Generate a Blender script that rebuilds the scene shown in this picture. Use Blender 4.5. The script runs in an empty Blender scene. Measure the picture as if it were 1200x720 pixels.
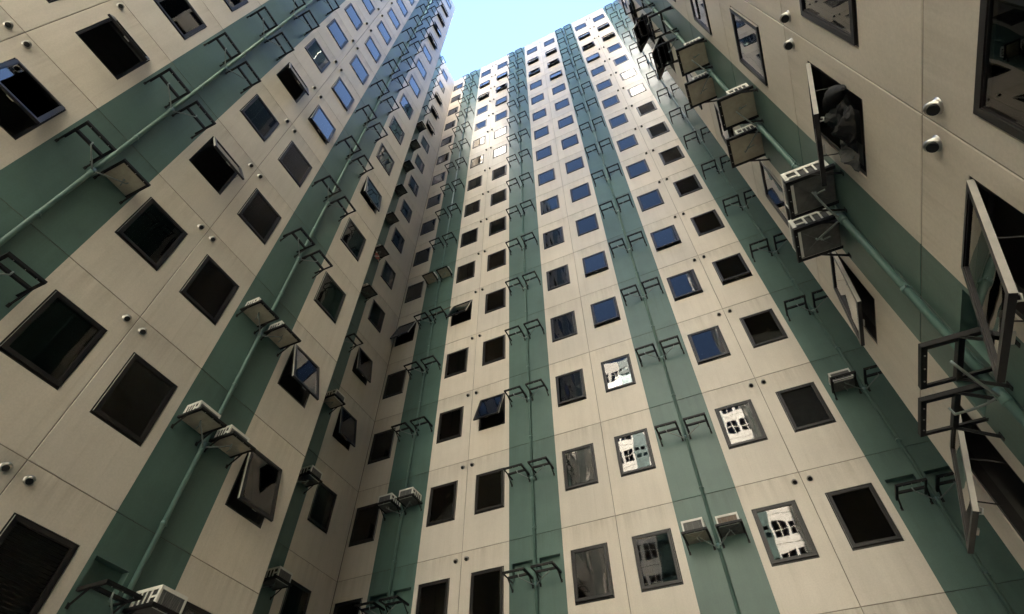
import bpy, math, random
from mathutils import Vector, Matrix, noise as mnoise

random.seed(7)
R = math.radians
scene = bpy.context.scene
C = scene.collection
S = 2.7            # storey height in metres; the plan below is written in storeys
EYE = 1.6          # camera height above the paving


def W(x, y, z):
    """storey units relative to the camera -> world metres"""
    return Vector((x * S, y * S, EYE + z * S))


# ------------------------------------------------------------------ camera
cam_d = bpy.data.cameras.new('camera')
cam = bpy.data.objects.new('camera', cam_d)
C.objects.link(cam)
scene.camera = cam
cam_d.sensor_fit = 'HORIZONTAL'
cam_d.sensor_width = 36.0
cam_d.lens = 650.43 / 1200 * 36
cam_d.clip_start = 0.05
cam_d.clip_end = 3000
rgt = Vector((0.90670869, 0.42173648, -0.00420641))
upv = Vector((0.32761734, -0.69800707, 0.63675192))
fwd = Vector((-0.26560541, 0.57872659, 0.77105726))
m3 = Matrix((rgt, upv, -fwd)).transposed()
cam.matrix_world = Matrix.Translation((0, 0, EYE)) @ m3.to_4x4()

# ------------------------------------------------------------------ sky and sun
SUN_EL, SUN_AZ = R(57), R(-3)          # azimuth measured from +Y (behind the rear block) towards +X
world = bpy.data.worlds.new('World')
scene.world = world
world.use_nodes = True
wn = world.node_tree.nodes
wl = world.node_tree.links
wn.clear()
sky = wn.new('ShaderNodeTexSky')
sky.sky_type = 'NISHITA'
sky.sun_disc = False
sky.sun_elevation = SUN_EL
sky.sun_rotation = SUN_AZ
sky.air_density = 0.65
sky.dust_density = 0.0
sky.ozone_density = 1.0
bg = wn.new('ShaderNodeBackground')
bg.inputs['Strength'].default_value = 0.05
wo = wn.new('ShaderNodeOutputWorld')
wl.new(sky.outputs[0], bg.inputs[0])
wl.new(bg.outputs[0], wo.inputs[0])

sun_d = bpy.data.lights.new('sun', 'SUN')
sun_d.energy = 5.0
sun_d.angle = R(0.5)
sun_d.color = (1.0, 0.95, 0.87)
sun = bpy.data.objects.new('sun', sun_d)
C.objects.link(sun)
to_sun = Vector((math.sin(SUN_AZ) * math.cos(SUN_EL), math.cos(SUN_AZ) * math.cos(SUN_EL), math.sin(SUN_EL)))
sun.rotation_euler = (-to_sun).to_track_quat('-Z', 'Y').to_euler()
sun.location = (0, 0, 80)

scene.view_settings.view_transform = 'Standard'
scene.view_settings.look = 'None'
scene.view_settings.exposure = 4.25
scene.view_settings.gamma = 1.0
scene.render.engine = 'CYCLES'
cy = scene.cycles
cy.use_denoising = True
cy.max_bounces = 12
cy.diffuse_bounces = 6
cy.glossy_bounces = 4
cy.transparent_max_bounces = 12
cy.transmission_bounces = 4
cy.caustics_reflective = False
cy.caustics_refractive = False
cy.sample_clamp_indirect = 8.0

# ------------------------------------------------------------------ materials


def mat(name):
    m = bpy.data.materials.new(name)
    m.use_nodes = True
    nt = m.node_tree
    return m, nt.nodes, nt.links, nt.nodes['Principled BSDF']


def noise(n, l, scale, detail=4, rough=.6, vec=None, stretch=None):
    t = n.new('ShaderNodeTexNoise')
    t.inputs['Scale'].default_value = scale
    t.inputs['Detail'].default_value = detail
    t.inputs['Roughness'].default_value = rough
    g = n.new('ShaderNodeNewGeometry')
    if stretch:
        mp = n.new('ShaderNodeMapping')
        mp.inputs['Scale'].default_value = stretch
        l.new(g.outputs['Position'], mp.inputs['Vector'])
        l.new(mp.outputs[0], t.inputs['Vector'])
    else:
        l.new(g.outputs['Position'], t.inputs['Vector'])
    return t.outputs['Fac']


def ramp(n, l, fac, p0, c0, p1, c1):
    r = n.new('ShaderNodeValToRGB')
    r.color_ramp.elements[0].position = p0
    r.color_ramp.elements[0].color = (*c0, 1)
    r.color_ramp.elements[1].position = p1
    r.color_ramp.elements[1].color = (*c1, 1)
    l.new(fac, r.inputs[0])
    return r.outputs[0]


def mix(n, l, a, b, fac, mode='MULTIPLY'):
    x = n.new('ShaderNodeMix')
    x.data_type = 'RGBA'
    x.blend_type = mode
    if isinstance(fac, (int, float)):
        x.inputs[0].default_value = fac
    else:
        l.new(fac, x.inputs[0])
    for s, v in ((6, a), (7, b)):
        if isinstance(v, tuple):
            x.inputs[s].default_value = (*v, 1)
        else:
            l.new(v, x.inputs[s])
    return x.outputs[2]


def painted_concrete(name, col, spread=.06, streak=.8):
    """flat masonry paint: blotches, faint rain streaks, slight panel to panel drift, fine grain"""
    m, n, l, b = mat(name)
    big = ramp(n, l, noise(n, l, .55, 5), .3, tuple(c * (1 - spread) for c in col), .72, tuple(c * (1 + spread * .6) for c in col))
    st = ramp(n, l, noise(n, l, 1.0, 5, .65, stretch=(5.5, 5.5, .28)), .42, (1, 1, 1), .85, (streak, streak * .985, streak * .95))
    c1 = mix(n, l, big, st, .38)
    oi = n.new('ShaderNodeObjectInfo')
    pv = ramp(n, l, oi.outputs['Random'], 0, (.925, .93, .94), 1, (1.035, 1.02, 1.0))
    c2 = mix(n, l, c1, pv, 1.0)
    fine = ramp(n, l, noise(n, l, 38, 3), .35, (.95, .95, .95), .65, (1.03, 1.03, 1.03))
    c3 = mix(n, l, c2, fine, 1.0)
    # runs of dirt below the drips of joints and fixings
    dr = ramp(n, l, noise(n, l, 1.0, 3, .5, stretch=(14, 14, .5)), .60, (1, 1, 1), .8, (.80, .78, .73))
    c4 = mix(n, l, c3, dr, .42)
    # grime washed out of the joint at the panel head, and splash at its foot (panel origin is its lower left corner)
    tc = n.new('ShaderNodeTexCoord')
    sx = n.new('ShaderNodeSeparateXYZ')
    l.new(tc.outputs['Object'], sx.inputs[0])
    hd = n.new('ShaderNodeMapRange')
    hd.inputs['From Min'].default_value = 1.75
    hd.inputs['From Max'].default_value = 2.70
    l.new(sx.outputs['Z'], hd.inputs['Value'])
    sm = n.new('ShaderNodeMath')
    sm.operation = 'POWER'
    sm.inputs[1].default_value = 2.2
    l.new(hd.outputs[0], sm.inputs[0])
    wash = ramp(n, l, noise(n, l, 1.0, 6, .7, stretch=(7, 7, .35)), .38, (0, 0, 0), .72, (1, 1, 1))
    wm = n.new('ShaderNodeMath')
    wm.operation = 'MULTIPLY'
    l.new(sm.outputs[0], wm.inputs[0])
    l.new(wash, wm.inputs[1])
    c5 = mix(n, l, c4, (.72, .70, .66), wm.outputs[0])
    pt = ramp(n, l, noise(n, l, 3.1, 6, .7), .56, (1, 1, 1), .74, (.90, .89, .87))
    c6 = mix(n, l, c5, pt, .6)
    l.new(c6, b.inputs['Base Color'])
    b.inputs['Roughness'].default_value = .42
    b.inputs['Specular IOR Level'].default_value = .45
    bp = n.new('ShaderNodeBump')
    bp.inputs['Strength'].default_value = .25
    bp.inputs['Distance'].default_value = .004
    l.new(noise(n, l, 60, 4), bp.inputs['Height'])
    bp2 = n.new('ShaderNodeBump')
    bp2.inputs['Strength'].default_value = .35
    bp2.inputs['Distance'].default_value = .012
    l.new(noise(n, l, 2.2, 2), bp2.inputs['Height'])
    l.new(bp.outputs[0], bp2.inputs['Normal'])
    l.new(bp2.outputs[0], b.inputs['Normal'])
    return m


def simple(name, col, rough=.5, metal=0.0, var=.15, scale=6.0, spec=.5):
    m, n, l, b = mat(name)
    c = ramp(n, l, noise(n, l, scale, 4), .3, tuple(v * (1 - var) for v in col), .7, tuple(v * (1 + var) for v in col))
    l.new(c, b.inputs['Base Color'])
    b.inputs['Roughness'].default_value = rough
    b.inputs['Metallic'].default_value = metal
    b.inputs['Specular IOR Level'].default_value = spec
    return m


M = {}
M['beige'] = painted_concrete('cream_wall_paint', (.635, .58, .50), .09, .74)
M['green'] = painted_concrete('sea_green_wall_paint', (.082, .146, .125), .22, .76)
M['joint'] = simple('joint_sealant', (.21, .185, .15), .9)
M['jointg'] = simple('green_joint_sealant', (.026, .050, .044), .9)
M['frame'] = simple('bronze_window_aluminium', (.015, .0125, .0115), .42, 0, .2, 9, .35)
M['alu'] = simple('bare_aluminium_edge', (.42, .40, .36), .35, .2, .1, 12)
M['steel'] = simple('black_painted_angle_steel', (.010, .009, .0085), .55, 0, .35, 14, .3)
M['pipe'] = simple('green_pvc_pipe', (.092, .165, .145), .36, 0, .12, 5)
M['hose'] = simple('grey_drain_hose', (.16, .19, .18), .45, 0, .15, 9)
M['chrome'] = simple('stainless_vent_hood', (.36, .345, .31), .32, .95, .1, 20)
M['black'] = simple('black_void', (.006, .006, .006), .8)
M['acwhite'] = simple('aged_white_casing', (.66, .65, .60), .45, 0, .08, 7)
M['acdark'] = simple('dark_condenser_coil', (.035, .035, .033), .6, 0, .4, 60)
M['acgrey'] = simple('grey_wire_guard', (.22, .22, .21), .5, 0, .1, 9)
M['acrust'] = simple('rusted_condenser_coil', (.24, .15, .085), .8, 0, .35, 40)
M['acpan'] = simple('galvanised_base_pan', (.36, .33, .26), .42, .3, .14, 8)
M['acpan_dark'] = simple('dark_base_pan', (.10, .10, .095), .5, .2, .3, 8)  # darker tone of the base pan
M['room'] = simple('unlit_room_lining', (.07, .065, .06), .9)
M['blind'] = simple('grey_blind_slat', (.75, .73, .69), .6)
M['curtain'] = simple('faded_curtain', (.42, .38, .33), .9, 0, .2, 3)
M['oppglass'] = simple('dull_far_window', (.085, .095, .11), .35)
M['cloth'] = simple('charcoal_cloth', (.008, .008, .0085), .9, 0, .4, 5)
M['cloth2'] = simple('grey_cloth', (.13, .132, .125), .95, 0, .25, 6)
M['pink'] = simple('pink_rag', (.45, .16, .15), .9, 0, .3, 12)
M['wood'] = simple('weathered_pole', (.11, .08, .06), .7, 0, .3, 10)
M['plastic'] = simple('pale_plastic_handle', (.55, .55, .52), .4)
M['paving'] = simple('grey_paving', (.42, .40, .37), .85, 0, .2, 1.2)
M['pale'] = simple('white_lime_wash', (.78, .72, .62), .8, 0, .10, .5)
M['roof'] = simple('roof_screed', (.32, .31, .29), .9)


def glass(name, tint, ior):
    m, n, l, b = mat(name)
    n.remove(b)
    out = n['Material Output']
    fr = n.new('ShaderNodeFresnel')
    fr.inputs['IOR'].default_value = ior
    gl = n.new('ShaderNodeBsdfGlossy')
    gl.inputs['Roughness'].default_value = .012
    gl.inputs['Color'].default_value = (1.0, .98, .94, 1)
    tr = n.new('ShaderNodeBsdfTransparent')
    tr.inputs['Color'].default_value = (*tint, 1)
    mx = n.new('ShaderNodeMixShader')
    l.new(fr.outputs[0], mx.inputs[0])
    l.new(tr.outputs[0], mx.inputs[1])
    l.new(gl.outputs[0], mx.inputs[2])
    l.new(mx.outputs[0], out.inputs['Surface'])
    oi = n.new('ShaderNodeObjectInfo')
    g = n.new('ShaderNodeNewGeometry')
    add = n.new('ShaderNodeVectorMath')
    add.operation = 'MULTIPLY_ADD'
    comb = n.new('ShaderNodeCombineXYZ')
    for i in range(3):
        l.new(oi.outputs['Random'], comb.inputs[i])
    add.inputs[1].default_value = (37, 53, 71)
    l.new(comb.outputs[0], add.inputs[0])
    l.new(g.outputs['Position'], add.inputs[2])
    t = n.new('ShaderNodeTexNoise')
    t.inputs['Scale'].default_value = 1.9
    t.inputs['Detail'].default_value = 1.0
    l.new(add.outputs[0], t.inputs['Vector'])
    bp = n.new('ShaderNodeBump')
    bp.inputs['Strength'].default_value = .35
    bp.inputs['Distance'].default_value = .0038
    l.new(t.outputs['Fac'], bp.inputs['Height'])
    l.new(bp.outputs[0], gl.inputs['Normal'])
    return m


M['glass'] = glass('tinted_window_glass', (.52, .54, .56), 1.46)

# ------------------------------------------------------------------ mesh builder


class MB:
    def __init__(s):
        s.v, s.f, s.mi, s.mats, s.sm = [], [], [], [], []

    def slot(s, m):
        if m not in s.mats:
            s.mats.append(m)
        return s.mats.index(m)

    def quad(s, pts, m, smooth=False):
        i = len(s.v)
        s.v += [tuple(p) for p in pts]
        s.f.append(tuple(range(i, i + len(pts))))
        s.mi.append(s.slot(m))
        s.sm.append(smooth)

    def box(s, x0, x1, y0, y1, z0, z1, m, mats=None):
        """mats: optional dict face-key -> material, keys -x +x -y +y -z +z"""
        p = [(x, y, z) for z in (z0, z1) for y in (y0, y1) for x in (x0, x1)]
        i = len(s.v)
        s.v += p
        for k, f in (('-z', (0, 2, 3, 1)), ('+z', (4, 5, 7, 6)), ('-y', (0, 1, 5, 4)), ('+y', (2, 6, 7, 3)), ('-x', (0, 4, 6, 2)), ('+x', (1, 3, 7, 5))):
            s.f.append(tuple(i + j for j in f))
            s.mi.append(s.slot((mats or {}).get(k, m)))
            s.sm.append(False)

    def bar(s, a, b, w, h, m, up=(0, 0, 1)):
        a, b, up = Vector(a), Vector(b), Vector(up)
        d = (b - a).normalized()
        x = d.cross(up)
        if x.length < 1e-4:
            x = d.cross(Vector((1, 0, 0)))
        x.normalize()
        y = x.cross(d)
        c = [(-w / 2, -h / 2), (w / 2, -h / 2), (w / 2, h / 2), (-w / 2, h / 2)]
        i = len(s.v)
        for p in (a, b):
            s.v += [tuple(p + x * u + y * v) for u, v in c]
        for f in ((0, 1, 2, 3), (7, 6, 5, 4), (0, 4, 5, 1), (1, 5, 6, 2), (2, 6, 7, 3), (3, 7, 4, 0)):
            s.f.append(tuple(i + j for j in f))
            s.mi.append(s.slot(m))
            s.sm.append(False)

    def tube(s, pts, r, m, seg=8, caps=True):
        pts = [Vector(p) for p in pts]
        i0 = len(s.v)
        k = s.slot(m)
        ref = Vector((.31, .77, .55))
        for j, p in enumerate(pts):
            d = (pts[min(j + 1, len(pts) - 1)] - pts[max(j - 1, 0)]).normalized()
            x = d.cross(ref).normalized()
            y = d.cross(x)
            rr = r[j] if isinstance(r, (list, tuple)) else r
            for q in range(seg):
                a = 2 * math.pi * q / seg
                s.v.append(tuple(p + (x * math.cos(a) + y * math.sin(a)) * rr))
        for j in range(len(pts) - 1):
            for q in range(seg):
                a, b = i0 + j * seg + q, i0 + j * seg + (q + 1) % seg
                s.f.append((a, b, b + seg, a + seg))
                s.mi.append(k)
                s.sm.append(True)
        if caps:
            s.f.append(tuple(i0 + q for q in reversed(range(seg))))
            s.f.append(tuple(i0 + (len(pts) - 1) * seg + q for q in range(seg)))
            s.mi += [k, k]
            s.sm += [False, False]

    def mesh(s, name):
        me = bpy.data.meshes.new(name)
        me.from_pydata(s.v, [], s.f)
        for m in s.mats:
            me.materials.append(M[m])
        me.polygons.foreach_set('material_index', s.mi)
        me.polygons.foreach_set('use_smooth', s.sm)
        me.update()
        return me


def obj(name, me, parent=None, loc=(0, 0, 0), rz=0.0, rx=0.0):
    o = bpy.data.objects.new(name, me)
    C.objects.link(o)
    o.location = loc
    o.rotation_euler = (rx, 0, rz)
    if parent is not None:
        o.parent = parent
    return o


def tag(o, label=None, cat=None, group=None, kind=None):
    if label:
        o['label'] = label
    if cat:
        o['category'] = cat
    if group:
        o['group'] = group
    if kind:
        o['kind'] = kind
    return o


# ------------------------------------------------------------------ facade frames
# facade local axes: +X along the wall, -Y out of the wall, +Z up; 'u' is the plan coordinate along the wall in storeys


class Facade:
    def __init__(s, kind, plane):
        s.kind, s.plane = kind, plane
        s.rz = {'B': 0.0, 'L': R(90), 'R': R(-90), 'N': R(180)}[kind]   # faces -y, +x, -x, +y

    def sgn(s):
        return 1 if s.kind in 'BL' else -1

    def world(s, u, z, out=0.0):
        """u,z in storeys, out in metres"""
        if s.kind == 'B':
            p = W(u, s.plane, z) + Vector((0, -out, 0))
        elif s.kind == 'N':
            p = W(u, s.plane, z) + Vector((0, out, 0))
        elif s.kind == 'L':
            p = W(s.plane, u, z) + Vector((out, 0, 0))
        else:
            p = W(s.plane, u, z) + Vector((-out, 0, 0))
        return p


XL, XR, YB, XL2, XR2 = -2.897, .793, 4.358, -3.927, 1.94
YLE, YRE, YEND = 2.555, 2.49, -4.2
FB = Facade('B', YB)
FL = Facade('L', XL)
FL2 = Facade('L', XL2)
FR = Facade('R', XR)
FR2 = Facade('R', XR2)
FLE = Facade('N', YLE)
FRE = Facade('N', YRE)

J0 = .515             # height of the storey joints above the eye, modulo one storey
NF = 17
ROOF = 17.87
WZ0, WZ1 = .345, .790     # window sill and head above the joint
GAP = .011 / S            # open joint between panels
TH = .18                  # panel thickness

_panel_cache = {}


def panel_mesh(w, h, paint, holes, niches):
    """w,h metres. paint: [(x_end, material)] left to right; holes/niches: (x0,x1,z0,z1) metres, local, origin lower left."""
    key = (round(w, 4), round(h, 4), tuple((round(a, 4), b) for a, b in paint), tuple(holes), tuple(niches))
    if key in _panel_cache:
        return _panel_cache[key]
    mb = MB()
    c = .006
    xs = {c, w - c}
    zs = {c, h - c}
    for a, _ in paint[:-1]:
        xs.add(a)
    for r in list(holes) + list(niches):
        xs |= {r[0], r[1]}
        zs |= {r[2], r[3]}
    xs, zs = sorted(xs), sorted(zs)

    def pm(x):
        for a, m in paint:
            if x <= a:
                return m
        return paint[-1][1]
    for i in range(len(xs) - 1):
        for j in range(len(zs) - 1):
            mx, mz = (xs[i] + xs[i + 1]) / 2, (zs[j] + zs[j + 1]) / 2
            if any(r[0] < mx < r[1] and r[2] < mz < r[3] for r in list(holes) + list(niches)):
                continue
            mb.quad([(xs[i], 0, zs[j]), (xs[i + 1], 0, zs[j]), (xs[i + 1], 0, zs[j + 1]), (xs[i], 0, zs[j + 1])], pm(mx))
    # chamfer and edges, split by paint
    for i in range(len(xs) - 1):
        a, b, m = xs[i], xs[i + 1], pm((xs[i] + xs[i + 1]) / 2)
        aa = 0 if i == 0 else a
        bb = w if i == len(xs) - 2 else b
        mb.quad([(aa, c, 0), (bb, c, 0), (b, 0, c), (a, 0, c)], m)
        mb.quad([(a, 0, h - c), (b, 0, h - c), (bb, c, h), (aa, c, h)], m)
        mb.quad([(aa, TH, 0), (bb, TH, 0), (bb, c, 0), (aa, c, 0)], 'joint')
        mb.quad([(aa, c, h), (bb, c, h), (bb, TH, h), (aa, TH, h)], 'joint')
    for x, xi, m, fl in ((0, c, pm(0), 0), (w, w - c, pm(w), 1)):
        q1 = [(x, c, h), (x, c, 0), (xi, 0, c), (xi, 0, h - c)]
        q2 = [(x, TH, h), (x, TH, 0), (x, c, 0), (x, c, h)]
        mb.quad(q1[::-1] if fl else q1, m)
        mb.quad(q2[::-1] if fl else q2, 'joint')
    # sealant bead: this panel carries the one along its head and its right edge
    gp = GAP * S + .002
    for i in range(len(xs) - 1):
        aa = 0 if i == 0 else xs[i]
        bb = w + gp if i == len(xs) - 2 else xs[i + 1]
        mb.quad([(aa, .010, h - .001), (bb, .010, h - .001), (bb, .010, h + gp), (aa, .010, h + gp)], 'jointg' if pm((xs[i] + xs[i + 1]) / 2) == 'green' else 'joint')
    mb.quad([(w - .001, .0105, 0), (w + gp, .0105, 0), (w + gp, .0105, h), (w - .001, .0105, h)], 'jointg' if pm(w) == 'green' else 'joint')
    mb.quad([(0, TH, 0), (0, TH, h), (w, TH, h), (w, TH, 0)], 'room') if not holes else None
    for r in holes:
        x0, x1, z0, z1 = r
        m = pm((x0 + x1) / 2)
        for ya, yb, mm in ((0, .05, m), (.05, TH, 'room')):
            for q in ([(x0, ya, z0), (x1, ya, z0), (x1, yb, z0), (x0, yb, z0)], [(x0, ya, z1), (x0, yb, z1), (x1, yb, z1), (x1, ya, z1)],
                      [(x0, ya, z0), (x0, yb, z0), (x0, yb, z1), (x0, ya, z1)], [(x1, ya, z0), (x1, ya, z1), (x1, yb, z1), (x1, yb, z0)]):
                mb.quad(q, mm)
    for r in niches:
        x0, x1, z0, z1 = r
        D = .13
        m = pm((x0 + x1) / 2)
        for q in ([(x0, 0, z0), (x1, 0, z0), (x1, D, z0), (x0, D, z0)], [(x0, 0, z1), (x0, D, z1), (x1, D, z1), (x1, 0, z1)],
                  [(x0, 0, z0), (x0, D, z0), (x0, D, z1), (x0, 0, z1)], [(x1, 0, z0), (x1, 0, z1), (x1, D, z1), (x1, D, z0)],
                  [(x0, D, z0), (x1, D, z0), (x1, D, z1), (x0, D, z1)]):
            mb.quad(q, m)
    me = mb.mesh('panel')
    _panel_cache[key] = me
    return me


def place(fac, name, me, block, u, z, out=0.0, rx=0.0):
    p = fac.world(u, z, out) - block.location
    return obj(name, me, block, p, fac.rz, rx)


def panel_column(fac, block, u0, u1, paint, wins, floors=range(-1, NF + 1), niche=None):
    """one vertical row of panels. paint: [(u_end, material)] by rising u; wins: [(ua, ub)]; niche: {floor: [(ua, ub)]}"""
    s = fac.sgn()
    for n in floors:
        if n == -1:
            za, zb = -EYE / S + .004, J0
        elif n == NF:
            za, zb = NF + J0, ROOF
        else:
            za, zb = n + J0, n + 1 + J0
        za2, zb2 = za + GAP / 2, zb - GAP / 2
        a, b = u0 + GAP / 2, u1 - GAP / 2
        w, h = (b - a) * S, (zb2 - za2) * S

        def lx(u):
            return (u - a) * S if s > 0 else (b - u) * S
        pt = [(lx(u), m) for u, m in paint]
        if s < 0:
            ms = [m for _, m in paint]
            ends = [u for u, _ in paint]
            starts = [u0] + ends[:-1]
            pt = [(lx(st), m) for st, m in zip(starts, ms)][::-1]
        pt[-1] = (w, pt[-1][1])
        holes, nic = (), ()
        if 0 <= n < NF:
            holes = tuple(tuple(round(v, 4) for v in (*sorted((lx(p), lx(q))), (WZ0 - GAP / 2) * S, (WZ1 - GAP / 2) * S)) for p, q in wins)
            if niche and n in niche:
                nic = tuple(tuple(round(v, 4) for v in (*sorted((lx(p), lx(q))), (.635 - GAP / 2) * S, (.785 - GAP / 2) * S)) for p, q in niche[n])
        me = panel_mesh(w, h, pt, holes, nic)
        place(fac, 'panel', me, block, a if s > 0 else b, za2)


# ------------------------------------------------------------------ windows
FW = .045   # frame width
_win_cache = {}
rc = random.Random(21)


def window_meshes(w, h):
    key = (round(w, 3), round(h, 3))
    if key in _win_cache:
        return _win_cache[key]
    g = .004
    fr = MB()      # origin: centre of head, wall face; x along, z down negative
    x0, x1, z0, z1 = -w / 2 + g, w / 2 - g, -h + g, -g
    y0, y1 = .014, .105
    fr.box(x0, x0 + FW, y0, y1, z0, z1, 'frame')
    fr.box(x1 - FW, x1, y0, y1, z0, z1, 'frame')
    fr.box(x0 + FW, x1 - FW, y0, y1, z1 - FW, z1, 'frame')
    fr.box(x0 + FW, x1 - FW, y0, y1, z0, z0 + FW, 'frame')
    # projecting drip over the head and small sill nose
    fr.box(x0, x1, y0 - .010, y0, z1 - .016, z1, 'frame')
    fr.box(x0 + FW, x1 - FW, y0 + .05, y0 + .056, z0 + FW, z0 + FW + .02, 'alu')
    sa = MB()      # origin: hinge line at the head; sash hangs in front of the frame rebate
    SWD = .055
    a0, a1, b0, b1 = x0 + .022, x1 - .022, z0 + .02 + .024, -.024
    y0, y1 = -.030, .012
    sd = {'-x': 'alu', '+x': 'alu'}
    sa.box(a0, a0 + SWD, y0, y1, b0, b1, 'frame', {'-x': 'alu'})
    sa.box(a1 - SWD, a1, y0, y1, b0, b1, 'frame', {'+x': 'alu'})
    sa.box(a0 + SWD, a1 - SWD, y0, y1, b1 - SWD, b1, 'frame')
    sa.box(a0 + SWD, a1 - SWD, y0, y1, b0, b0 + SWD, 'frame')
    # glazing beads
    bd = .012
    sa.box(a0 + SWD, a0 + SWD + bd, y0 + .010, y1 - .004, b0 + SWD, b1 - SWD, 'frame')
    sa.box(a1 - SWD - bd, a1 - SWD, y0 + .010, y1 - .004, b0 + SWD, b1 - SWD, 'frame')
    sa.box(a0 + SWD + bd, a1 - SWD - bd, y0 + .010, y1 - .004, b0 + SWD, b0 + SWD + bd, 'frame')
    sa.box(a0 + SWD + bd, a1 - SWD - bd, y0 + .010, y1 - .004, b1 - SWD - bd, b1 - SWD, 'frame')
    # latch nose on the lower rail
    sa.box(-.05, .05, y1, y1 + .022, b0 + .012, b0 + .034, 'alu')
    gp = MB()
    gp.box(a0 + SWD + .004, a1 - SWD - .004, -.012, -.006, b0 + SWD + .004, b1 - SWD - .004, 'glass')
    bl = MB()
    k = 22
    for i in range(k):
        z = -h * .04 - (h * .92) * i / k
        bl.quad([(-w * .44, .10, z), (w * .44, .10, z), (w * .44, .145, z - .022), (-w * .44, .145, z - .022)], 'blind')
    bl.box(-w * .45, w * .45, .095, .15, -.055, -.012, 'blind')
    cu = MB()
    k = 26
    pts = [(-w * .46 + w * .5 * i / k, .125 + .022 * math.sin(i * 1.35) + .008 * math.sin(i * .5)) for i in range(k + 1)]
    for i in range(k):
        (xa, ya), (xb, yb) = pts[i], pts[i + 1]
        cu.quad([(xa, ya, -h * .97), (xb, yb, -h * .97), (xb * .98, yb * .95, -.03), (xa * .98, ya * .95, -.03)], 'curtain', True)
    hd = MB()
    hd.tube([(a1 - .10, y1, b0 + .03), (a1 - .10, y1 + .030, b0 + .032), (a1 - .10, y1 + .036, b0 + .085), (a1 - .10, y1 + .012, b0 + .095)], .008, 'plastic', 6)
    r = dict(frame=fr.mesh('window_frame'), sash=sa.mesh('sash'), pane=gp.mesh('pane'), blind=bl.mesh('blind'), curtain=cu.mesh('curtain'), handle=hd.mesh('handle'), b0=b0, a0=a0, a1=a1)
    _win_cache[key] = r
    return r


def stay_mesh(key, a, b0, side):
    """friction stay from the frame jamb to the open sash"""
    mb = MB()
    L = .55 * abs(b0)
    p1 = Vector((side, .03, -.62 * abs(b0)))
    p2 = Vector((side, -math.sin(a) * L, -math.cos(a) * L))
    mb.bar(p1, p2, .014, .004, 'frame', (1, 0, 0))
    return mb.mesh('stay')


def window(fac, block, ua, ub, n, ang=0.0, blind=False, handle=False):
    w, h = (ub - ua) * S, (WZ1 - WZ0) * S
    wm = window_meshes(w, h)
    wo = place(fac, 'window', wm['frame'], block, (ua + ub) / 2, n + J0 + WZ1, 0)
    a = R(ang)
    jit = R(random.gauss(0, .25))
    # opening outwards: the lower rail moves to -Y
    for nm in ('sash', 'pane'):
        o = obj(nm, wm[nm], wo, (0, .016, 0), jit * .6 if ang == 0 else 0, -(a + abs(jit)))
    if ang > 9:
        for sd in (wm['a0'] + .03, wm['a1'] - .03):
            obj('stay', stay_mesh(None, a, wm['b0'], sd), wo, (0, .016, 0))
    if not blind and rc.random() < .22 and ang < 2:
        c = obj('curtain', wm['curtain'], wo)
        if rc.random() < .5:
            c.scale.x = -1
    if blind:
        obj('blind', wm['blind'], wo)
    if handle:
        obj('handle', wm['handle'], wo, (0, .016, 0), 0, -a)
    return wo


# ------------------------------------------------------------------ vents
def vent_meshes():
    v = MB()
    r = .058
    prof = []
    nseg = 14
    # wall flange
    ring0 = [(math.cos(2 * math.pi * i / nseg), math.sin(2 * math.pi * i / nseg)) for i in range(nseg)]
    k = len(v.v)
    rows = [(.072, 0.0), (.072, -.006), (.060, -.010), (.058, -.05), (.050, -.078), (.032, -.096), (.010, -.104)]
    for rr, y in rows:
        for cx, cz in ring0:
            # hood: lower half is cut away towards the mouth
            yy = y if cz > -.25 or y > -.03 else y * .45
            v.v.append((cx * rr, yy, cz * rr))
    for j in range(len(rows) - 1):
        for i in range(nseg):
            a, b = k + j * nseg + i, k + j * nseg + (i + 1) % nseg
            v.f.append((a, b, b + nseg, a + nseg))
            v.mi.append(v.slot('chrome'))
            v.sm.append(True)
    v.f.append(tuple(k + (len(rows) - 1) * nseg + i for i in range(nseg)))
    v.mi.append(0)
    v.sm.append(True)
    o = MB()
    c = Vector((0, -.054, -.034))
    nrm = Vector((0, -.62, -.78)).normalized()
    x = Vector((1, 0, 0))
    y = nrm.cross(x)
    for rr, off in ((.046, 0), (.040, .010)):
        pass
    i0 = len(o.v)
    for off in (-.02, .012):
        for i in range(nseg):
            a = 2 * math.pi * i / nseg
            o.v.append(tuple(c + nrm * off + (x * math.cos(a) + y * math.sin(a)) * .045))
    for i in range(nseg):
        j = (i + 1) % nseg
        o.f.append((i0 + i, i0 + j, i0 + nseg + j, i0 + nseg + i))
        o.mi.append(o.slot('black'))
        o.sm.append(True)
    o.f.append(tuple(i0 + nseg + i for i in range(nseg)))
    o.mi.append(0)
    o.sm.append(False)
    return v.mesh('vent'), o.mesh('opening')


VENT, VENTO = vent_meshes()


def vents(fac, block, uc, floors):
    for n in floors:
        for d in (-.056, .056):
            v = place(fac, 'vent', VENT, block, uc + d, n + J0 - .074, 0)
            v.scale = (.88, .88, .88)
            obj('opening', VENTO, v)


# ------------------------------------------------------------------ brackets
BW, BD = .53, .53       # bracket width and depth in metres


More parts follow.
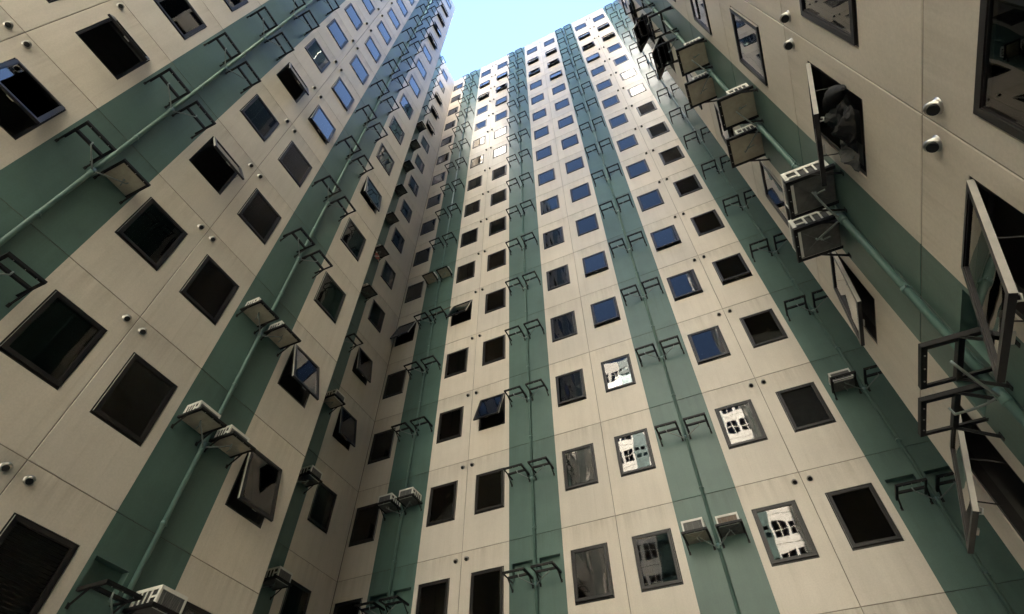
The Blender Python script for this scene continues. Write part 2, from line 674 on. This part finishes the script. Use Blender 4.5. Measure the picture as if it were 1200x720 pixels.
def bracket_meshes():
    t = .042
    th = .005

    def angle(mb, a, b, flip, up=(0, 0, 1)):
        """L section: a vertical web and a horizontal flange"""
        a, b = Vector(a), Vector(b)
        d = (b - a).normalized()
        x = d.cross(Vector((0, 0, 1))).normalized() * flip
        mb.bar(a + Vector((0, 0, -t / 2)), b + Vector((0, 0, -t / 2)), th, t, 'steel')
        mb.bar(a + x * t / 2 + Vector((0, 0, -t)), b + x * t / 2 + Vector((0, 0, -t)), t, th, 'steel')
    o = {}
    h = BW / 2
    mb = MB()
    angle(mb, (-h, -BD, 0), (h, -BD, 0), -1)
    for x in (-.16, 0, .16):
        mb.tube([(x, -BD + t / 2, -t - .004), (x, -BD + t / 2, -t - .010)], .007, 'chrome', 6)
    o['front'] = mb.mesh('front_rail')
    mb = MB()
    angle(mb, (-h + .003, -BD + .004, 0), (-h + .003, 0, 0), 1)
    o['sideL'] = mb.mesh('side_rail')
    mb = MB()
    angle(mb, (h - .003, -BD + .004, 0), (h - .003, 0, 0), -1)
    o['sideR'] = mb.mesh('side_rail')
    mb = MB()
    angle(mb, (-h + .006, -BD * .52, -.006), (h - .006, -BD * .52, -.006), -1)
    o['cross'] = mb.mesh('crossbar')
    for nm, x in (('strutL', -h + .012), ('strutR', h - .012)):
        mb = MB()
        mb.bar((x, -BD * .50, -.03), (x, -.004, -.215), .006, .034, 'steel', (0, 0, 1))
        mb.bar((x, -BD * .50, -.03), (x, -.004, -.215), .028, .006, 'steel', (0, 0, 1))
        mb.box(x - .022, x + .022, -.006, 0, -.25, -.18, 'steel')
        o[nm] = mb.mesh('strut')
    return o


BM = bracket_meshes()
BZ = 1.15        # bracket level above the storey index


def bracket(fac, uc, n, label, group, cross=True):
    e = obj('bracket', None, None, fac.world(uc, n + BZ, 0), fac.rz)
    e.empty_display_size = .1
    tag(e, label, 'bracket', group)
    obj('front_rail', BM['front'], e)
    obj('side_rail', BM['sideL'], e)
    obj('side_rail', BM['sideR'], e)
    if cross:
        obj('crossbar', BM['cross'], e)
    obj('strut', BM['strutL'], e)
    obj('strut', BM['strutR'], e)
    return e


# ------------------------------------------------------------------ air conditioners


def ac_meshes(pan, full, coil='acdark', h=.27):
    """window unit sitting inside the angle frame; full: body out to the front rail, else a short body on a flat tray"""
    w = .44
    y0, y1 = (-.50, -.02) if full else (-.33, -.02)
    z0 = -.036
    o = {}
    t = .012
    x0, x1 = -w / 2, w / 2
    zt = z0 + h
    mb = MB()
    mb.box(x0, x1, y0, y1, zt - t, zt, 'acwhite')
    bw = .032
    mb.box(x0, x0 + bw, y0, y0 + t, z0 + .02, zt - t, 'acwhite')
    mb.box(x1 - bw, x1, y0, y0 + t, z0 + .02, zt - t, 'acwhite')
    mb.box(x0 + bw, x1 - bw, y0, y0 + t, zt - t - bw, zt - t, 'acwhite')
    mb.box(x0 + bw, x1 - bw, y0, y0 + t, z0 + .02, z0 + .02 + bw * .6, 'acwhite')
    D = y1 - y0
    for xs, xe in ((x0, x0 + t), (x1 - t, x1)):
        fr = [.03, .09, .30, .35, .50, .54, .69, .73, .88, 1.0]
        ys = [y0 + D * v for v in fr]
        ys[0] = y0 + t
        for i in range(0, len(ys), 2):
            mb.box(xs, xe, ys[i], ys[i + 1], z0 + .02, zt - t, 'acwhite')
        for a, b in ((1, 2), (3, 4), (5, 6), (7, 8)):
            mb.box(xs, xe, ys[a], ys[b], z0 + .02, z0 + .05, 'acwhite')
            mb.box(xs, xe, ys[a], ys[b], zt - t - .03, zt - t, 'acwhite')
        mb.box(xs, xe, ys[1], ys[2], z0 + .125, z0 + .15, 'acwhite')
    o['casing'] = mb.mesh('casing')
    mb = MB()
    mb.box(x0 + .016, x1 - .016, y0 + .02, y1, z0 + .02, zt - .016, coil)
    o['coil'] = mb.mesh('coil')
    mb = MB()
    nb = 13 if coil == 'acdark' else 5
    for i in range(nb):
        z = z0 + .045 + (h - .09) * (i + .5) / nb
        mb.box(x0 + bw, x1 - bw, y0 + .004, y0 + .010, z - .0025, z + .0025, 'acgrey')
    for i in range(3):
        x = x0 + bw + (w - 2 * bw) * (i + .5) / 3
        mb.box(x - .003, x + .003, y0, y0 + .005, z0 + .04, zt - t - bw, 'acgrey')
    o['grille'] = mb.mesh('grille')
    mb = MB()
    if full:
        mb.box(x0, x1, y0, y1, z0, z0 + .02, pan)
        mb.box(x0 + .02, x1 - .02, y0 + .01, y0 + .045, z0 - .006, z0, 'acwhite')  # white strip painted in for the lit front bottom edge
        mb.bar((x0 + .06, y0 + .07, z0 - .002), (x1 - .06, y1 - .09, z0 - .002), .010, .007, pan)
        mb.bar((x1 - .06, y0 + .07, z0 - .003), (x0 + .06, y1 - .09, z0 - .003), .010, .007, pan)
    else:
        mb.box(-.235, .235, -.487, -.012, z0, z0 + .018, pan)
        mb.box(-.235, -.227, -.487, -.012, z0 + .018, z0 + .045, pan)
        mb.box(.227, .235, -.487, -.012, z0 + .018, z0 + .045, pan)
    o['pan'] = mb.mesh('base_pan')
    mb = MB()
    mb.tube([(0, -.24, z0), (0, -.24, z0 - .035), (.005, -.235, z0 - .05), (.02, -.21, z0 - .058), (.035, -.15, z0 - .066)], .010, 'hose', 7)
    mb.tube([(0, -.24, z0 - .001), (0, -.24, z0 - .012)], .019, 'hose', 8)
    o['spout'] = mb.mesh('drain_spout')
    return o


ACM = {(p, f): ac_meshes(p, f) for p in ('acpan', 'acpan_dark') for f in (True, False)}


ACM[('rust', True)] = ac_meshes('acpan_dark', True, 'acrust', .215)


def air_conditioner(fac, uc, n, label, pan='acpan', group=None, dout=0.0, full=False, tilt=0.0):
    e = obj('air_conditioner', None, None, fac.world(uc, n + BZ, dout), fac.rz, tilt)
    e.empty_display_size = .1
    tag(e, label, 'air conditioner', group)
    m = ACM[(pan, full)]
    c = obj('casing', m['casing'], e)
    obj('coil', m['coil'], c)
    obj('grille', m['grille'], c)
    obj('base_pan', m['pan'], e)
    obj('drain_spout', m['spout'], e)
    return e


# ------------------------------------------------------------------ drain pipes
PR, PO = .037, .052      # radius, stand-off of the axis
_mb = MB()
_hh = (ROOF - .25) * S + EYE - .05
_mb.tube([(0, 0, .05), (0, 0, _hh)], PR, 'pipe', 14)
PIPE = _mb.mesh('riser')
_mb = MB()
_mb.tube([(0, 0, -.022), (0, 0, .022)], PR + .007, 'pipe', 14)
_mb.box(-.012, .012, 0, PO, -.016, .016, 'pipe')
_mb.box(PR, PR + .03, -.012, .012, -.014, .014, 'pipe')
CLAMP = _mb.mesh('clamp')
_mb = MB()
_mb.tube([(0, 0, -.07), (0, 0, .07)], PR + .009, 'pipe', 14)
SOCK = _mb.mesh('socket')


def branch_mesh(dx, var):
    """small waste arm from the riser to the underside of a bracket; dx metres sideways"""
    mb = MB()
    rr = random.Random(var)
    sgn = 1 if dx > 0 else -1
    zt = BZ * 0
    end = Vector((dx + rr.uniform(-.06, .06), -.19 - rr.uniform(0, .06), -.075))
    mid = Vector((sgn * .10, -.10, -.17 - rr.uniform(0, .05)))
    a = Vector((sgn * .03, -PO * .0 - .03, -.20 - rr.uniform(0, .05)))
    pts = []
    for i in range(9):
        t = i / 8
        pts.append(a * (1 - t) ** 2 + mid * 2 * t * (1 - t) + end * t * t)
    pts.append(end + Vector((rr.uniform(-.01, .01), -.005, .05 + rr.uniform(0, .03))))
    mb.tube(pts, .012, 'hose', 6)
    return mb.mesh('branch')


BRANCH = {(s, v): branch_mesh(s * .26 / 2 * S, v * 7 + s) for s in (-1, 1) for v in range(5)}


def drain_pipe(fac, uc, label, floors, spread=.13):
    base = fac.world(uc, 0, PO)
    base.z = 0
    e = obj('drain_pipe', None, None, base, fac.rz)
    tag(e, label, 'pipe', 'drain pipes down the green stripes')
    obj('riser', PIPE, e)
    for n in floors:
        obj('clamp', CLAMP, e, (0, 0, EYE + (n + J0 + .055) * S))
        obj('socket', SOCK, e, (0, 0, EYE + (n + BZ - .085) * S))
        for s in (-1, 1):
            b = obj('branch', BRANCH[(s, random.randrange(5))], e, (0, 0, EYE + (n + BZ) * S))
    return e


# ------------------------------------------------------------------ the ground
g = MB()
g.quad([(-400, -400, 0), (400, -400, 0), (400, 400, 0), (-400, 400, 0)], 'paving')
tag(obj('ground', g.mesh('ground')), kind='structure')


def block_empty(loc, label):
    e = obj('apartment_block', None, None, loc)
    tag(e, label, 'building', 'apartment blocks round the courtyard')
    return e


def core(block, name, x0, x1, y0, y1, z0, z1, m='room'):
    """storey units; a closed lining or slab"""
    mb = MB()
    a, b = W(x0, y0, z0) - block.location, W(x1, y1, z1) - block.location
    mb.box(a.x, b.x, a.y, b.y, a.z, b.z, m)
    return obj(name, mb.mesh(name), block)


ZG = -EYE / S
# ------------------------------------------------------------------ rear block
BLK_B = block_empty(W(-1, 7, ZG), 'cream apartment block with four green stripes closing the courtyard end')
SW = .254
s_c = [-3.26, -1.79, -.29, 1.195]
S_E = [(-3.515, -3.004), (-2.044, -1.536), (-.547, -.032), (.939, 1.45)]
bay_c = [-2.525, -1.043, .454]
win_B = {'A': (-3.893, -3.572), 'B1': (-2.960, -2.632), 'B2': (-2.420, -2.094), 'C1': (-1.473, -1.147), 'C2': (-.938, -.612),
         'D1': (.022, .348), 'D2': (.560, .886), 'E': (1.508, 1.83)}
nic = {}
dB = .095
off = .128


def nz(uc):
    return (uc - dB, uc + dB)


cols_B = [(XL2, s_c[0], [(S_E[0][0], 'beige'), (9, 'green')], ['A'], {1: [nz(s_c[0] - off)]}),
          (s_c[0], bay_c[0], [(S_E[0][1], 'green'), (9, 'beige')], ['B1'], {1: [nz(s_c[0] + off)]}),
          (bay_c[0], s_c[1], [(S_E[1][0], 'beige'), (9, 'green')], ['B2'], {1: [nz(s_c[1] - off)]}),
          (s_c[1], bay_c[1], [(S_E[1][1], 'green'), (9, 'beige')], ['C1'], {1: [nz(s_c[1] + off)]}),
          (bay_c[1], s_c[2], [(S_E[2][0], 'beige'), (9, 'green')], ['C2'], None),
          (s_c[2], bay_c[2], [(S_E[2][1], 'green'), (9, 'beige')], ['D1'], None),
          (bay_c[2], s_c[3], [(S_E[3][0], 'beige'), (9, 'green')], ['D2'], {1: [nz(s_c[3] - off)]}),
          (s_c[3], XR2, [(S_E[3][1], 'green'), (9, 'beige')], ['E'], {1: [nz(s_c[3] + off)]})]
for u0, u1, paint, ws, ni in cols_B:
    panel_column(FB, BLK_B, u0, u1, paint, [win_B[w] for w in ws], niche=ni)

open_B = {('B1', 5): 20, ('A', 5): 19, ('B2', 3): 20, ('C1', 3): 2.5, ('C2', 4): 4, ('C2', 5): 4, ('D1', 4): 3, ('D1', 5): 4, ('D2', 4): 5,
          ('D1', 13): 5, ('D1', 14): 8, ('D1', 15): 8, ('D2', 14): 9, ('D2', 15): 8, ('C2', 13): 6, ('C2', 14): 8, ('C2', 15): 9,
          ('C1', 14): 7, ('C1', 15): 8, ('B2', 14): 8, ('B2', 13): 3, ('B1', 14): 9, ('B1', 15): 7, ('B2', 15): 7, ('D1', 3): 1.5, ('C1', 1): 1.2}
blind_B = {('B1', 2), ('D2', 2), ('D2', 3), ('D2', 6)}
for nm, (ua, ub) in win_B.items():
    for n in range(NF if nm != 'E' else 8):
        window(FB, BLK_B, ua, ub, n, open_B.get((nm, n), 0), (nm, n) in blind_B)
vents(FB, BLK_B, bay_c[0], range(1, NF + 1))
vents(FB, BLK_B, bay_c[2], range(1, NF + 1))
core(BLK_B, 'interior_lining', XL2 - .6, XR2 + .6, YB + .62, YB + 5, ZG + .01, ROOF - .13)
core(BLK_B, 'roof', XL2 - .7, XR2 + .7, YB + .075, YB + 5.02, ROOF - .12, ROOF - .02, 'roof')

# ------------------------------------------------------------------ left block
BLK_L = block_empty(W(-5.5, -1.5, ZG), 'cream and green apartment block with a stepped end, facing across the courtyard')
lw = {'L3': (2.072, 2.398), 'L2': (1.108, 1.436), 'L1': (.606, .930), 'L0': (-.352, -.024), 'Lm': (-.858, -.532)}
cols_L = [(1.752, YLE, [(2.001, 'green'), (9, 'beige')], ['L3'], {}),
          (1.018, 1.752, [(1.504, 'beige'), (9, 'green')], ['L2'], {0: [nz(1.752 - off)]}),
          (.295, 1.018, [(.541, 'green'), (9, 'beige')], ['L1'], {}),
          (-.440, .295, [(.050, 'beige'), (9, 'green')], ['L0'], {}),
          (-1.165, -.440, [(-.918, 'green'), (9, 'beige')], ['Lm'], {})]
for u0, u1, paint, ws, ni in cols_L:
    panel_column(FL, BLK_L, u0, u1, paint, [lw[w] for w in ws], niche=ni)
open_L = {('L3', 2): 17, ('L3', 1): 12, ('L3', 5): 7, ('L1', 3): 29, ('L1', 5): 20, ('L0', 3): 32, ('L0', 2): 21, ('L2', 5): 4, ('L2', 6): 1.5,
          ('L3', 12): 7, ('L3', 13): 6, ('L3', 14): 7, ('L3', 15): 6, ('L1', 4): 0}
for nm, (ua, ub) in lw.items():
    for n in range(NF if nm in ('L1', 'L2', 'L3') else 11):
        window(FL, BLK_L, ua, ub, n, open_L.get((nm, n), 0), (nm, n) in {('L1', 0), ('L2', 0)})
vents(FL, BLK_L, 1.018, range(1, NF + 1))
vents(FL, BLK_L, -.440, range(2, 11))
# recessed length next to the corner
panel_column(FL2, BLK_L, YLE + .001, 3.375, [(3.125, 'beige'), (9, 'green')], [])
panel_column(FL2, BLK_L, 3.375, YB, [(3.627, 'green'), (9, 'beige')], [(3.735, 4.050)])
open_M = {3: 11, 4: 9, 12: 9, 13: 10, 14: 9, 9: 0}
for n in range(NF):
    window(FL2, BLK_L, 3.735, 4.050, n, open_M.get(n, 0))
# short return wall at the step
panel_column(FLE, BLK_L, XL2 + .002, XL - .068, [(9, 'beige')], [])
core(BLK_L, 'interior_lining', XL - 3.5, XL - .62, YEND + .3, YLE - .08, ZG + .01, ROOF - .13)
core(BLK_L, 'inner_lining', XL2 - 2.4, XL2 - .62, YLE - .08, YB + 1, ZG + .01, ROOF - .13)
core(BLK_L, 'roof', XL - 3.6, XL - .075, YEND, YLE - .075, ROOF - .12, ROOF - .02, 'roof')
core(BLK_L, 'step_roof', XL2 - 2.6, XL2 - .075, YLE - .07, YB + .07, ROOF - .12, ROOF - .025, 'roof')

# ------------------------------------------------------------------ right block
BLK_R = block_empty(W(3.3, -1.5, ZG), 'cream and green apartment block rising close beside, its sashes swung open')
rw = {'R0': (2.020, 2.335), 'R1': (1.079, 1.400), 'R2': (.590, .907), 'R3': (-.38, -.06)}
cols_R = [(1.705, YRE, [(1.946, 'green'), (9, 'beige')], ['R0'], {0: [nz(1.705 + off)]}),
          (.993, 1.705, [(1.463, 'beige'), (9, 'green')], ['R1'], {0: [nz(1.705 - off)]}),
          (.28, .993, [(.52, 'green'), (9, 'beige')], ['R2'], {}),
          (-.44, .28, [(.03, 'beige'), (9, 'green')], ['R3'], {})]
for u0, u1, paint, ws, ni in cols_R:
    panel_column(FR, BLK_R, u0, u1, paint, [rw[w] for w in ws], niche=ni)
open_R = {('R1', 0): 20, ('R1', 1): 18, ('R0', 1): 7, ('R0', 0): 22, ('R0', 6): 24, ('R0', 5): 22, ('R0', 3): 3, ('R0', 7): 8}
for nm, (ua, ub) in rw.items():
    for n in range(NF if nm in ('R0', 'R1') else 6):
        window(FR, BLK_R, ua, ub, n, open_R.get((nm, n), 0), False, (nm, n) in {('R1', 0), ('R0', 0), ('R1', 1)})
vents(FR, BLK_R, .993, range(1, 10))
panel_column(FR2, BLK_R, YRE + .001, YB, [(9, 'beige')], [])
panel_column(FRE, BLK_R, XR + .068, XR2 - .002, [(9, 'beige')], [])
core(BLK_R, 'interior_lining', XR + .62, XR + 3.5, YEND + .3, YRE - .08, ZG + .01, ROOF - .13)
core(BLK_R, 'inner_lining', XR2 + .12, XR2 + 2.4, YRE - .08, YB + 1, ZG + .01, ROOF - .13)
core(BLK_R, 'roof', XR + .075, XR + 3.6, YEND, YRE - .075, ROOF - .12, ROOF - .02, 'roof')
core(BLK_R, 'step_roof', XR2 + .075, XR2 + 2.6, YRE - .07, YB + .07, ROOF - .12, ROOF - .025, 'roof')


# lengths of the two side blocks behind the viewpoint: same bays, joined
def far_wing(fac, block, u_hi, u_lo, c0, period, name='wall_behind_viewpoint'):
    mb = MB()
    s = fac.sgn()
    per = period
    base = fac.world(u_hi if s < 0 else u_lo, 0, 0)

    def P(u, z, out=0.0):
        return fac.world(u, z, out) - block.location

    def rect(ua, ub, za, zb, m, out=0.0):
        q = [P(ua, za, out), P(ub, za, out), P(ub, zb, out), P(ua, zb, out)]
        mb.quad(q if s > 0 else q[::-1], m)
    edges = []
    u = u_hi
    k = 0
    c = c0
    segs = []
    while c > u_lo - per:
        segs += [(c - .2475, c + .2475, 'green'), (c - per + .2475, c - .2475, 'beige')]
        c -= per
    wins = []
    for a, b, m in segs:
        a, b = max(a, u_lo), min(b, u_hi)
        if b - a < .02:
            continue
        if m == 'green' or b - a < .9:
            rect(a, b, ZG, ROOF, m)
            continue
        mid = (a + b) / 2
        w1, w2 = (mid - .411, mid - .088), (mid + .09, mid + .418)
        xs = [a, w1[0], w1[1], w2[0], w2[1], b]
        for i in (0, 2, 4):
            rect(xs[i], xs[i + 1], ZG, ROOF, 'beige')
        for wa, wb in (w1, w2):
            zprev = ZG
            for n in range(NF):
                z0, z1 = n + J0 + WZ0, n + J0 + WZ1
                rect(wa, wb, zprev, z0, 'beige')
                rect(wa, wb, z0, z1, 'frame', -.03)
                rect(wa + .03, wb - .03, z0 + .03, z1 - .03, 'glass', -.02)
                zprev = z1
            rect(wa, wb, zprev, ROOF, 'beige')
    o = obj(name, mb.mesh(name), block)
    tag(o, kind='stuff')


far_wing(FL, BLK_L, -1.165, YEND, -1.165, 1.4575)
far_wing(FR, BLK_R, -.44, YEND, -1.165, 1.44)
# closing faces at the far ends of the side blocks
core(BLK_L, 'end_wall', XL - 3.6, XL - .002, YEND - .08, YEND - .002, ZG, ROOF, 'beige')
core(BLK_R, 'end_wall', XR + .002, XR + 3.6, YEND - .08, YEND - .002, ZG, ROOF, 'beige')

# ------------------------------------------------------------------ sunlit block across the yard, mirrored in the rear windows
BLK_O = block_empty(W(-1, -13, ZG), 'sunlit cream apartment block far across the yard behind the viewpoint')
FO = Facade('N', -9.5)
mb = MB()


def rO(ua, ub, za, zb, m, out=0.0):
    q = [FO.world(b, z, out) - BLK_O.location for b, z in ((ub, za), (ua, za), (ua, zb), (ub, zb))]
    mb.quad(q, m)


u = -12.0
while u < 10:
    rO(u, u + .5, ZG, ROOF, 'green')
    for wa, wb in ((u + .55, u + .95), (u + 1.03, u + 1.43)):
        zp = ZG
        for n in range(NF):
            z0, z1 = n + J0 + WZ0 - .08, n + J0 + WZ1 + .02
            rO(wa, wb, zp, z0, 'pale')
            rO(wa, wb, z0, z1, 'oppglass', -.05)
            rO(wa + .02, wb - .02, z0 + .02, z1 - .02, 'glass', -.045)
            rO(wa, wb, z0 + .26, z0 + .285, 'pale', .01)
            rO(wa + .19, wa + .21, z0, z1, 'pale', .012)
            rO(wa - .03, wb + .03, z0 - .22, z0 - .20, 'joint', .004)
            rO(u + .06, u + .22, z0 + .28, z0 + .42, 'acgrey', .30)
            rO(u + .28, u + .44, z0 + .28, z0 + .42, 'acdark', .30)
            zp = z1
        rO(wa, wb, zp, ROOF, 'pale')
    for a, b in ((u + .5, u + .55), (u + .95, u + 1.03), (u + 1.43, u + 1.48)):
        rO(a, b, ZG, ROOF, 'pale')
    u += 1.48
tag(obj('facade', mb.mesh('facade'), BLK_O), kind='stuff')
core(BLK_O, 'rear_mass', -12, 10, -15, -11.03, ZG, ROOF - .01, 'pale')

# ------------------------------------------------------------------ brackets and air conditioners
GB = 'black steel air conditioner brackets'
stripe_name = {'S1': "rear wall's first green stripe", 'S2': "rear wall's second green stripe", 'S3': "rear wall's third green stripe",
               'S4': "rear wall's fourth green stripe", 'Z': "stepped block's second green stripe", 'S': "stepped block's end green stripe",
               'N': 'recessed green strip', 'R': "close block's green stripe"}
side_name = {'S1': ('corner side', 'far side'), 'S2': ('corner side', 'far side'), 'S3': ('corner side', 'far side'), 'S4': ('corner side', 'far side'),
             'Z': ('outer side', 'wall-end side'), 'S': ('paired-window side', 'wall-end side'), 'N': ('', 'corner side'), 'R': ('paired-window side', 'wall-end side')}
ORD = ['top', 'second', 'third', 'fourth', 'fifth', 'sixth', 'seventh', 'eighth', 'ninth', 'tenth', 'eleventh', 'twelfth', 'thirteenth',
       'fourteenth', 'fifteenth', 'sixteenth', 'seventeenth']


def where(st, sd, n):
    o = 'top storey' if n == 16 else ORD[16 - n] + ' storey from roof'
    return o + ', ' + side_name[st]['ab'.index(sd)] + ', ' + stripe_name[st]


ac = {}
used = {}


def ac_at(st, side, n, label, pan='acpan', **k):
    ac[(st, side, n)] = (label, pan, k)


ac_at('S3', 'a', 1, 'window air conditioner with white rear frame, beside the reflecting window on the third rear stripe', full=True)
ac_at('S3', 'b', 1, 'window air conditioner with rusty brown coil, on the third rear stripe near paired vents', 'rust', full=True)
ac_at('S1', 'a', 2, 'low air conditioner next to the corner column of windows on first rear stripe', 'acpan_dark', full=True)
ac_at('S1', 'b', 2, 'low air conditioner beside the window with blinds on first rear stripe', 'acpan_dark', full=True)
ac_at('S1', 'a', 6, 'air conditioner with pale base, higher on first rear stripe by corner windows')
ac_at('S1', 'b', 6, 'air conditioner with pale base, higher on first rear stripe by paired windows')
ac_at('S4', 'a', 2, 'air conditioner pushed back on its bracket on fourth rear stripe', 'acpan_dark', dout=-.12, full=True)
ac_at('Z', 'b', 2, 'lone air conditioner with pale base on the wide green stripe')
ac_at('S', 'a', 1, 'white air conditioner nearest the black closed window, lower pair on side stripe')
ac_at('S', 'b', 1, 'white air conditioner touching the head of the lowest open awning window')
ac_at('S', 'a', 2, 'pale based air conditioner beside paired side windows, upper pair on side stripe')
ac_at('S', 'b', 2, 'pale based air conditioner over the upper open awning window of side wall end')
ac_at('S', 'b', 0, 'lowest air conditioner, white with square grille, beside an empty bracket', 'acpan_dark', full=True)
for n, lb, pn in ((1, 'boxy air conditioner, lowest on the recessed green strip', 'acpan_dark'),
                  (2, 'small air conditioner second from bottom on the recessed green strip', 'acpan_dark'),
                  (3, 'white air conditioner above the ajar window on the recessed green strip', 'acpan'),
                  (5, 'air conditioner above the empty bracket on the recessed green strip', 'acpan_dark'),
                  (6, 'air conditioner with a pink rag under it on the recessed strip', 'acpan_dark'),
                  (7, 'air conditioner just above the one with the pink rag', 'acpan_dark'),
                  (8, 'air conditioner two above the one with the pink rag', 'acpan_dark'),
                  (9, 'air conditioner third above the one with the pink rag', 'acpan_dark'),
                  (10, 'air conditioner next below the topmost one on recessed strip', 'acpan_dark'),
                  (11, 'topmost air conditioner on the recessed green strip', 'acpan_dark')):
    ac_at('N', 'b', n, lb, pn, full=n in (1, 2, 3, 11))
ac_at('R', 'a', 1, 'white louvred air conditioner below the window stuffed with dark clothes', 'acpan_dark', full=True)
ac_at('R', 'b', 1, 'white louvred air conditioner above the tall open sash of the close wall', 'acpan_dark', full=True)
ac_at('R', 'a', 2, 'tan based air conditioner under the closed window of the close wall')
ac_at('R', 'b', 2, 'tan based air conditioner with diagonal hose, on outer side of close wall stripe')
ac_at('R', 'a', 3, 'tan based air conditioner next below the empty pair on close wall')
ac_at('R', 'b', 3, 'tan based air conditioner beside the edge windows, next below empty close pair')

stripes = {'S1': (FB, s_c[0], 'ab', range(1, 17)), 'S2': (FB, s_c[1], 'ab', range(1, 17)), 'S3': (FB, s_c[2], 'ab', range(1, 17)),
           'S4': (FB, s_c[3], 'ab', range(1, 17)), 'Z': (FL, .295, 'ab', range(1, 8)), 'S': (FL, 1.752, 'ab', range(0, 17)),
           'N': (FL2, 3.375, 'b', range(0, 17)), 'R': (FR, 1.705, 'ab', range(0, 9))}
for st, (fac, uc, sides, floors) in stripes.items():
    for n in floors:
        for sd in sides:
            u = uc + (-off if sd == 'a' else off)
            k = (st, sd, n)
            if k in ac:
                lb, pan, kw = ac[k]
                bracket(fac, u, n, 'loaded black bracket, ' + where(st, sd, n), GB, False)
                air_conditioner(fac, u, n, lb, pan, 'window air conditioners on brackets', **kw)
            else:
                bracket(fac, u, n, 'empty black bracket, ' + where(st, sd, n), GB)
    drain_pipe(fac, uc, 'green drain pipe running down the ' + stripe_name[st], [n for n in floors])

# ------------------------------------------------------------------ small things
# pole laid across two brackets of the first rear stripe
p0, p1 = FB.world(s_c[0] - off - .08, 5 + BZ, .25), FB.world(s_c[0] + off + .22, 5 + BZ, .30)
mb = MB()
d = p1 - p0
mb.tube([(0, 0, .018), (d.x * .5, d.y * .5, d.z * .5 + .012), (d.x, d.y, d.z + .020)], .018, 'wood', 8)
tag(obj('laundry_pole', mb.mesh('laundry_pole'), None, p0), 'thin brown pole laid across two empty brackets beside an open awning window', 'pole')

# rag under a unit on the recessed strip
mb = MB()
for i in range(6):
    for j in range(5):
        def q(a, b):
            return (a * .055, -.03 * math.sin(a * 1.9) - .05 - .02 * math.sin(b * 2.1 + a), -.07 * b)
        mb.quad([q(i, j + 1), q(i + 1, j + 1), q(i + 1, j), q(i, j)], 'pink' if (i + j) % 4 else 'acwhite', True)
tag(obj('rag', mb.mesh('rag'), None, FL2.world(3.375 + off - .06, 6 + BZ - .05, .12), FL2.rz), 'small pink and white rag hanging below a bracket', 'rag')

# dark clothes bundled over the sill of the open window in the close wall


def bundle(name, fac, uc, z, w, h, dep, m, seed, label, rollang=0.0, out=.06):
    mb = MB()
    rr = random.Random(seed)
    nx, ny = 40, 34
    ph = [rr.uniform(0, 6.28) for _ in range(8)]
    pts = []
    for j in range(ny + 1):
        for i in range(nx + 1):
            a, b = i / nx * 2 - 1, j / ny * 2 - 1
            env = max(0.0, 1 - abs(a) ** 3.2) * max(0.0, 1 - abs(b) ** 3.2)
            fold = .5 + .22 * math.sin(5 * a + 3 * b + ph[0]) + .18 * math.sin(-4 * a + 7 * b + ph[1]) + .12 * abs(math.sin(9 * a - 6 * b + ph[2]))
            x = a * w / 2 * (1 + .10 * math.sin(4 * b + ph[3]))
            zz = b * h / 2 * (1 + .12 * math.sin(3.3 * a + ph[4]))
            cr = mnoise.ridged_multi_fractal(Vector((a * 1.7 + seed, b * 1.7, seed * .37)), .9, 2.1, 4, .9, 2.0) - 1.2
            y = -dep * env * (fold + .28 * cr)
            x += .05 * w * mnoise.noise(Vector((a * 3, b * 3, seed)))
            zz += .09 * h * mnoise.noise(Vector((a * 3 + 9, b * 3, seed)))
            pts.append(Vector((x * math.cos(rollang) - zz * math.sin(rollang), y, x * math.sin(rollang) + zz * math.cos(rollang))))
    k = nx + 1
    for j in range(ny):
        for i in range(nx):
            mb.quad([pts[j * k + i], pts[j * k + i + 1], pts[(j + 1) * k + i + 1], pts[(j + 1) * k + i]], m, True)
    mb.quad([(-w * .4, .05, -h * .4), (-w * .4, .05, h * .4), (w * .4, .05, h * .4), (w * .4, .05, -h * .4)], m)
    me = mb.mesh(name)
    o = obj(name, me, None, fac.world(uc, z, out), fac.rz)
    tag(o, label, 'clothes')
    return o


bundle('grey_clothes', FR, 1.22, 2.06, .40, .52, .15, 'cloth2', 3, 'grey shirt hanging creased in the open window over the louvred air conditioner', .35, -.02)
bundle('grey_clothes', FR, 1.32, 1.945, .30, .34, .13, 'cloth2', 11, 'lower grey cloth bunched on the sill beneath a creased grey shirt', -.25, .03)
bundle('black_clothes', FR, 1.20, 1.925, .44, .26, .15, 'cloth', 8, 'black garment bunched along the sill beside grey laundry', .1, .05)
# rolled black bag poking out past the jamb
mb = MB()
pa, pb = FR.world(1.235, 2.17, -.04), FR.world(1.055, 1.945, .07)
pts, rad = [], []
for i in range(15):
    t = i / 14
    q = (pb - pa) * t
    pts.append((q.x + .012 * math.sin(9 * t), q.y + .010 * math.sin(7 * t + 1), q.z + .010 * math.sin(11 * t)))
    rad.append(.018 + .078 * math.sin(math.pi * min(1, .12 + t * .95)) ** .55 + .008 * math.sin(23 * t))
mb.tube(pts, rad, 'cloth', 14)
tag(obj('black_bag', mb.mesh('black_bag'), None, pa), 'rolled black bag poking out past the jamb of the laundry window', 'bag')
